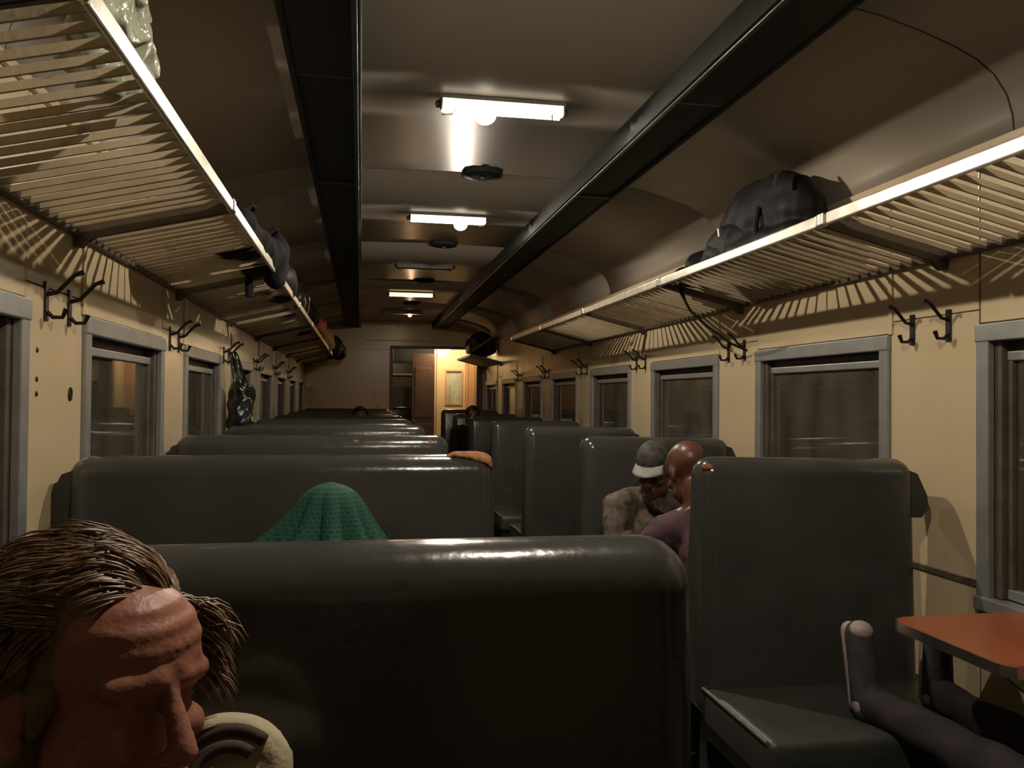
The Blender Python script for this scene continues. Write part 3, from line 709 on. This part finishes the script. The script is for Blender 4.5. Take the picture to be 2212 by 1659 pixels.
def person(label, J, skin, top, bottom, shoe, voxel=.0085, head_s=1.0, hands=True, fn=None, topname='jacket', topcol=None, base=None):
    """J: joints in world coordinates; the skin is one continuous mesh, clothes are children"""
    V = {k: Vector(v) for k, v in J.items() if k not in ('face', 'up')}
    F = frame(J['face'], J['up'])
    mb = MB(); P = head_parts(mb, V['head'], F, head_s)
    mb.cap(P(0, -.025, -.06), .050*head_s, V['neck'], .058)
    mb.cap(V['neck'], .06, V['chest'], .13); mb.cap(V['chest'], .13, V['pelvis'], .13)
    for k in 'lr':
        mb.cap(V['neck'], .05, V['sho_'+k], .058); mb.cap(V['sho_'+k], .050, V['elb_'+k], .040); mb.cap(V['elb_'+k], .040, V['wri_'+k], .027)
        mb.cap(V['pelvis'], .11, V['hip_'+k], .09); mb.cap(V['hip_'+k], .080, V['kne_'+k], .056); mb.cap(V['kne_'+k], .054, V['ank_'+k], .032)
        mb.cap(V['ank_'+k], .030, V['toe_'+k], .020)
        if hands:
            d = V.get('hd_'+k, V['wri_'+k]-V['elb_'+k]); nn = V.get('hn_'+k, Vector((0, 0, 1)))
            hand_parts(mb, V['wri_'+k], d, nn, 1.0, .6, 1 if k == 'l' else -1)
    r = remesh(mb, voxel, 2, fn)
    t = thing('person', base or (V['pelvis'].x, V['pelvis'].y, 0), label, 'person', 'passengers on the benches')
    r.build('body', skin, t, smooth=True)
    # upper garment
    mb = MB()
    nk = V['neck']*.80 + V['chest']*.20
    mb.cap(nk, .085, V['chest'], .155); mb.cap(V['chest'], .155, V['pelvis'], .152)
    for k in 'lr':
        mb.cap(nk, .075, V['sho_'+k], .074); mb.cap(V['sho_'+k], .070, V['elb_'+k], .056)
        mb.cap(V['elb_'+k], .056, V['elb_'+k].lerp(V['wri_'+k], .93), .042)
    remesh(mb, max(voxel, .010), 2, lump(.010, 16, 4)).build(topname, top, t, smooth=True)
    mb = MB()
    for k in 'lr':
        mb.cap(V['pelvis'], .138, V['hip_'+k], .105); mb.cap(V['hip_'+k], .098, V['kne_'+k], .074); mb.cap(V['kne_'+k], .072, V['kne_'+k].lerp(V['ank_'+k], 1.0), .052)
    remesh(mb, max(voxel, .011), 2, lump(.009, 14, 6)).build('trousers', bottom, t, smooth=True)
    for k in 'lr':
        a, b = V['ank_'+k], V['toe_'+k]; dn = (a-V['kne_'+k]).normalized()
        s_ = MB().cap(a-(b-a)*.15+dn*.022, .046, b+dn*.004, .041); s_.cap(a-dn*.04, .046, a+dn*.02, .047)
        remesh(s_, .009, 2).build('shoe', shoe, t, smooth=True)
        so = MB().cap(a-(b-a)*.18+dn*.062, .024, b+dn*.036, .026); remesh(so, .008, 1).build('shoe_sole', M['sole'], t, smooth=True)
    return t, F, P, V
def seated(x, y, fy, seat=.47, lean=0.0, side=0.0, hz=None):
    """joints of a seated figure; fy +1/-1: facing +Y/-Y"""
    J = {}; px = -fy   # image of the person's left along x
    J['pelvis'] = (x, y, seat+.115); J['chest'] = (x+side*.6, y+fy*lean*.5, seat+.40); J['neck'] = (x+side, y+fy*lean, seat+.60)
    J['head'] = (x+side*1.15, y+fy*(lean+.05), seat+.73)
    for k, s in (('l', px), ('r', -px)):
        J['sho_'+k] = (x+side*.95+s*.185, y+fy*(lean-.01), seat+.535)
        J['elb_'+k] = (x+side*.6+s*.235, y+fy*(lean*.6+.10), seat+.27)
        J['wri_'+k] = (x+s*.12, y+fy*(lean*.3+.33), seat+.22)
        J['hip_'+k] = (x+s*.09, y+fy*.05, seat+.10); J['kne_'+k] = (x+s*.13, y+fy*.46, seat+.085)
        J['ank_'+k] = (x+s*.13, y+fy*.44, .095); J['toe_'+k] = (x+s*.15, y+fy*.60, .055)
        J['hd_'+k] = (-s*.3, fy*.9, -.35); J['hn_'+k] = (0, fy*.3, 1)
    J['face'] = (0, fy, -.1); J['up'] = (0, .1*fy, 1)
    return J

# the man in the foreground, head bowed, turned to the right of the picture
hc = Vector((-.226, .795, 1.139))
to_cam = Vector((-hc.x, -hc.y, 0)).normalized(); side_r = Vector((-to_cam.y, to_cam.x, 0))
az = R(39); hdir = to_cam*math.cos(az) + side_r*math.sin(az)
pit = R(-4); face = hdir*math.cos(pit) + Vector((0, 0, math.sin(pit))); upd = Vector((0, 0, 1))*math.cos(pit) - hdir*math.sin(pit)
upd = upd + side_r*.10
Fh = frame(face, upd); Fi = Fh.inverted()
J = dict(head=hc, face=face, up=upd, neck=(-.30, .855, .965), chest=(-.325, .825, .80), pelvis=(-.325, .78, .60),
    sho_l=(-.13, .835, .905), sho_r=(-.505, .855, .915), elb_l=(-.11, .70, .70), elb_r=(-.60, .72, .70), wri_l=(-.20, .485, .66), wri_r=(-.45, .485, .66),
    hip_l=(-.24, .78, .565), hip_r=(-.44, .78, .565), kne_l=(-.21, .36, .555), kne_r=(-.47, .36, .555), ank_l=(-.21, .38, .10), ank_r=(-.47, .38, .10), toe_l=(-.20, .24, .055), toe_r=(-.48, .24, .055),
    hd_l=(-.35, -.9, -.1), hd_r=(.35, -.9, -.1), hn_l=(0, -.1, 1), hn_r=(0, -.1, 1))
def wrinkles(v):
    q = Fi @ (v-hc)
    if q.y > .035 and .030 < q.z < .098:
        k = min(1, (q.z-.030)/.01)*min(1, (.098-q.z)/.015)*min(1, (q.y-.035)/.02)
        d = math.sin((q.z + .004*math.sin(q.x*40))*2*math.pi/.0165)
        return v + (Fh @ Vector((0, 1, .2)).normalized())*d*.0011*k
    return v
pm, Fm, Pm, Vm = person('man with tousled light brown hair bowing his head in the left foreground', J, M['skin'], M['cream'], M['darkcloth'], M['shoe'], voxel=.0048, fn=wrinkles, topname='hooded_jacket')
# hood bunched on his shoulder with dark piping
def ring(c, r0, r1, ax, n=26, a0=0, a1=2*math.pi, wob=0):
    ax = Vector(ax).normalized(); u = ax.cross(Vector((0, 0, 1))).normalized(); w = u.cross(ax)
    return [Vector(c) + u*r0*math.cos(a0+(a1-a0)*i/n) + w*(r1+wob*math.sin(5*i/n*6.28))*math.sin(a0+(a1-a0)*i/n) for i in range(n+1)]
hcx = Vector((-.122, .835, 1.036))
vd = Vector((.12, -1, .45))
mb = MB()
for p, q in zip(ring(hcx, .046, .042, vd), ring(hcx, .046, .042, vd)[1:]): mb.cap(p, .017, q, .017, 8)
mb.ell(hcx+Vector((0, .01, -.015)), (.045, .025, .042)); mb.ell(hcx+Vector((-.03, .0, -.012)), (.026, .024, .036)); mb.ell(hcx+Vector((.022, -.004, -.022)), (.026, .024, .03))
mb.cap(hcx+Vector((.05, .02, -.055)), .034, hcx+Vector((-.18, .05, -.03)), .04); mb.cap(hcx+Vector((-.18, .05, -.03)), .04, Vector((-.46, .84, .95)), .04)
remesh(mb, .007, 2, lump(.006, 20, 2)).build('hood', M['cream'], pm, smooth=True)
for p0, rr in ((hcx+vd.normalized()*.016, .047), (hcx+vd.normalized()*.021, .030)):
    MB().tube(ring(p0, rr, rr*.88, vd, 20, -.3, 2.4), .0065, 8).build('hood_piping', M['darktrim'], pm, smooth=True)
MB().tube([hcx+Vector((-.012, -.030, .022)), hcx+Vector((-.004, -.036, .004)), hcx+Vector((-.010, -.036, -.016)), hcx+Vector((-.002, -.034, -.04))], .005, 8).build('drawcord', M['darktrim'], pm, smooth=True)
# hair: an under-layer shell and many tapering locks combed over it
def scalp(u, v):    # direction on the skull
    return Vector((math.sin(v)*math.cos(u), math.sin(v)*math.sin(u), math.cos(v)))
mbh = MB(); mbh.ell(Pm(0, -.030, .046), (.080, .092, .082), Fm); mbh.ell(Pm(0, -.055, .005), (.072, .066, .075), Fm); mbh.ell(Pm(0, .000, .066), (.064, .056, .058), Fm)
for k in (-1, 1): mbh.ell(Pm(k*.066, -.022, .014), (.012, .046, .056), Fm); mbh.ell(Pm(k*.054, -.035, -.045), (.020, .040, .05), Fm)
hair = remesh(mbh, .006, 2, lump(.006, 45, 3)).build('hair', M['hair'], pm, smooth=True)
lk = MB(); rnd = random.Random(3)
for i in range(6600):
    z = rnd.uniform(-.92, 1.0); a = rnd.uniform(0, 2*math.pi); rr = math.sqrt(1-z*z)
    d = Vector((rr*math.cos(a), rr*math.sin(a), z))
    if d.y > .50 and z < .60 + .10*math.sin(a*9): continue
    if d.y > .42 and z < .12: continue
    p = Vector((0, -.026, .046)) + Vector((d.x*(.088 if z < .15 else .078), d.y*.093, d.z*.082))
    nrm_ = Vector((d.x/.078, d.y/.093, d.z/.082)).normalized()
    sw = noise.noise_vector(p*22)*.7
    flow = Vector((.55*(1 if d.x > 0 else .6), -.55, -.15)) + sw
    if d.z < .25: flow = Vector((d.x*.3, -.45, -.75)) + sw*.6
    flow = (flow - nrm_*flow.dot(nrm_)).normalized()
    L = rnd.uniform(.022, .05)*(1.25 if d.y < .2 else .9); pts = []; q = p + nrm_*.001
    for k in range(5):
        pts.append(Pm(*q)); lift = (.30 - .22*k) + rnd.uniform(-.08, .08)
        q = q + (flow + nrm_*lift + sw*.15).normalized()*L/4
        e = Vector((q.x/.078, (q.y+.026)/.093, (q.z-.046)/.082))
        if e.length < 1.03: q = Vector((0, -.026, .046)) + Vector((e.x*.078, e.y*.093, e.z*.082))*(1.035/e.length)
    w = rnd.uniform(.0008, .0017); lk.tube(pts, [w, w*1.1, w, w*.7, w*.15], 3, cap=False)
lo = lk.build('hair_locks', M['hair'], pm, smooth=True); lo['kind'] = 'stuff'
# side tuft standing out beyond the far temple
tf = MB()
for i in range(520):
    p = Vector((-.072+rnd.uniform(-.008, .004), rnd.uniform(-.005, .045), rnd.uniform(.005, .075)))
    dr = (Vector((-.75, .35, -.25)) + Vector((rnd.uniform(-.3, .3), rnd.uniform(-.4, .4), rnd.uniform(-.5, .3)))).normalized(); L = rnd.uniform(.018, .036)
    dn = Vector((-.2, .4, -.9))
    pts = [Pm(*p), Pm(*(p+dr*L*.45)), Pm(*(p+dr*L*.8+dn*L*.2)), Pm(*(p+dr*L*.9+dn*L*.55))]
    tf.tube(pts, [.0013, .0013, .001, .0002], 3, cap=False)
to = tf.build('hair_tuft', M['hair'], pm, smooth=True); to['kind'] = 'stuff'

# person asleep under a green scarf, leaning on the second left bench
J = seated(-.085, 2.30, -1, lean=-.16)
J['head'] = (-.085, 2.455, 1.022); J['neck'] = (-.085, 2.47, .91); J['chest'] = (-.085, 2.42, .74); J['pelvis'] = (-.085, 2.28, .585)
for k, s in (('l', 1), ('r', -1)):
    J['sho_'+k] = (-.085+s*.17, 2.445, .85)
J['face'] = (0, -.85, -.5); J['up'] = (0, -.5, .85)
pg, Fg, Pg, Vg = person('person hidden under a green dotted scarf on the second left bench', J, M['skindark'], M['darkcloth'], M['darkcloth'], M['shoe'], voxel=.010, head_s=.88)
prof_s = [(0.0, .004), (.012, .045), (.03, .068), (.06, .086), (.10, .103), (.15, .128), (.20, .160), (.27, .195), (.33, .225), (.38, .25)]
mb = MB(); uv = []; NU = 120; ztop = 1.150
for i, (dz, rad) in enumerate(prof_s):
    k = min(1, dz/.25)
    for u in range(NU):
        a = 2*math.pi*u/NU
        fold = 1 + k*(.42*(abs(math.sin(5.5*a+.5+dz*1.5))-.6) + .10*math.sin(9*a+2+dz*5) + .04*math.sin(14*a+dz*9))
        x = math.cos(a)*rad*fold*1.05; y = math.sin(a)*rad*fold*(.92 if math.sin(a) < 0 else .60)
        x -= .16*k*k*max(0, -math.cos(a)-.55)*2
        yy = 2.455 - .035*k + y
        mb.v.append((-.083+x+.012*k, min(yy, 2.572), ztop-dz)); uv.append((u/NU*50, -(dz*1.15)/.0135))
for i in range(len(prof_s)-1):
    for u in range(NU):
        mb.f.append((i*NU+u, i*NU+(u+1) % NU, (i+1)*NU+(u+1) % NU, (i+1)*NU+u))
mb.f.append(tuple(range(NU))[::-1])
so = mb.build('scarf', M['scarf'], pg, smooth=True, uv=uv)
so['label'] = 'green scarf with rows of small pale dots'
sd = so.modifiers.new('sub', 'SUBSURF'); sd.levels = 1; sd.render_levels = 2
so.modifiers.new('sol', 'SOLIDIFY').thickness = .004

# man in camouflage with a cap, asleep on the second right bench
J = seated(1.31, 3.74, -1, lean=-.02, side=.02)
J['head'] = (1.335, 3.66, 1.075); J['neck'] = (1.34, 3.71, .955); J['face'] = (-.62, -.70, -.40); J['up'] = (-.2, -.25, .9)
J['chest'] = (1.32, 3.74, .80); J['sho_r'] = (1.165, 3.68, .905); J['sho_l'] = (1.50, 3.72, .90); J['elb_r'] = (1.115, 3.56, .70); J['wri_r'] = (1.26, 3.36, .69)
pc_, Fc, Pc, Vc = person('dozing man in camouflage jacket and dark cap on the second right bench', J, M['skindark'], M['camo'], M['darkcloth'], M['shoe'], voxel=.009)
mb = MB()
vs = []; NU = 28
for i in range(8):
    ph = math.pi/2*i/7
    for u in range(NU):
        a = 2*math.pi*u/NU
        vs.append(Pc(.083*math.cos(a)*math.cos(ph*.98), -.016+.104*math.sin(a)*math.cos(ph*.98), .050+.085*math.sin(ph)))
mb.add(vs, [(i*NU+u, i*NU+(u+1) % NU, (i+1)*NU+(u+1) % NU, (i+1)*NU+u) for i in range(7) for u in range(NU)] + [tuple(range(7*NU, 8*NU))])
mb.build('cap', M['darkcap'], pc_, smooth=True)
mb = MB(); vs = []
for j in range(5):
    for u in range(13):
        a = math.pi*(.22+.56*u/12); r_ = 1+.52*j/4
        vs.append(Pc(.083*math.cos(a)*(1+.12*j/4), -.016+.104*math.sin(a)*r_, .052-.022*j/4-.010*math.cos(a)**2*j/4))
mb.add(vs, [(j*13+u, j*13+u+1, (j+1)*13+u+1, (j+1)*13+u) for j in range(4) for u in range(12)])
br = mb.build('cap_peak', M['peak'], pc_, smooth=True); br['label'] = 'pale peak of the cap'; br.modifiers.new('s', 'SOLIDIFY').thickness = .006
MB().tube([Vc['neck']+Vector((-.07, -.09, .0)), Vc['neck']+Vector((-.04, -.13, -.05)), Vc['neck']+Vector((.02, -.135, -.09))], .012, 8).build('collar', M['darkcloth'], pc_, smooth=True)

# bald man in purple, seated behind the nearest right bench and leaning towards the aisle
J = seated(1.42, 2.96, 1, lean=.10, side=-.14)
J['head'] = (1.275, 3.13, 1.110); J['neck'] = (1.295, 3.06, .970); J['face'] = (-.16, .84, -.48); J['up'] = (-.12, .48, .86)
J['chest'] = (1.35, 3.00, .80)
J['sho_l'] = (1.185, 3.12, .872); J['elb_l'] = (1.07, 3.30, .70); J['wri_l'] = (1.14, 3.46, .80); J['sho_r'] = (1.46, 3.05, .91)
pb, Fb, Pb, Vb = person('bald man in purple leaning into the aisle behind the nearest right bench', J, M['skindark'], M['purple'], M['purpledk'], M['shoe'], voxel=.008, topname='shirt')
MB().tube([Vb['neck']+(Fb @ Vector((x, y, z))) for x, y, z in ((-.062, -.01, -.005), (-.05, -.055, .005), (0, -.072, .012), (.05, -.055, .005), (.062, -.01, -.005))], .008, 8).build('collar', M['white'], pb, smooth=True)

# two passengers far off of whom only the hair shows above the benches
J = seated(.0, 8.80, -1)
J['head'] = (.0, 8.77, 1.165)
pd, Fd, Pd, Vd = person('far passenger whose dark hair rises above the left benches', J, M['skindark'], M['darkcloth'], M['darkcloth'], M['shoe'], voxel=.014, hands=False)
MB().ell(Pd(0, -.028, .052), (.083, .098, .085), Fd).build('hair', M['black'], pd, smooth=True)
J = seated(1.27, 9.55, -1, lean=.02)
J['head'] = (1.27, 9.52, 1.17)
pe, Fe, Pe, Ve = person('far passenger with dark hair facing us on the sixth right bench', J, M['skindark'], M['darkcloth'], M['darkcloth'], M['shoe'], voxel=.014, hands=False)
MB().ell(Pe(0, -.030, .056), (.083, .096, .082), Fe).build('hair', M['black'], pe, smooth=True)

# passenger on the right, feet up on the opposite seat: legs and shoes come into the picture
J = seated(1.62, 1.30, 1, lean=-.06)
J['pelvis'] = (1.62, 1.28, .60)
J['wri_l'] = (1.52, 1.42, .70); J['wri_r'] = (1.72, 1.42, .70); J['elb_l'] = (1.40, 1.22, .76); J['elb_r'] = (1.82, 1.22, .76)
J['hip_l'] = (1.56, 1.36, .56); J['kne_l'] = (1.64, 1.78, .440); J['ank_l'] = (1.475, 2.21, .525); J['toe_l'] = (1.468, 2.265, .705)
J['hip_r'] = (1.72, 1.36, .56); J['kne_r'] = (1.82, 1.80, .44); J['ank_r'] = (1.72, 2.23, .520); J['toe_r'] = (1.75, 2.29, .68)
pf, Ff, Pf, Vf = person('passenger with dark trousers resting shoes on the nearest right seat', J, M['skin'], M['darkcloth'], M['purpledk'], M['shoe'], voxel=.011)
MB().ell(Pf(0, -.030, .056), (.083, .096, .082), Ff).build('hair', M['hair'], pf, smooth=True)
for k in 'lr':
    a, b = Vf['ank_'+k], Vf['toe_'+k]
    MB().ell(b+Vector((0, -.004, .012)), (.036, .036, .030)).build('toe_cap', M['sole'], pf, smooth=True)
    MB().ell(a+Vector((-.028, .012, -.012)), (.026, .030, .032)).build('heel_tab', M['sole'], pf, smooth=True)
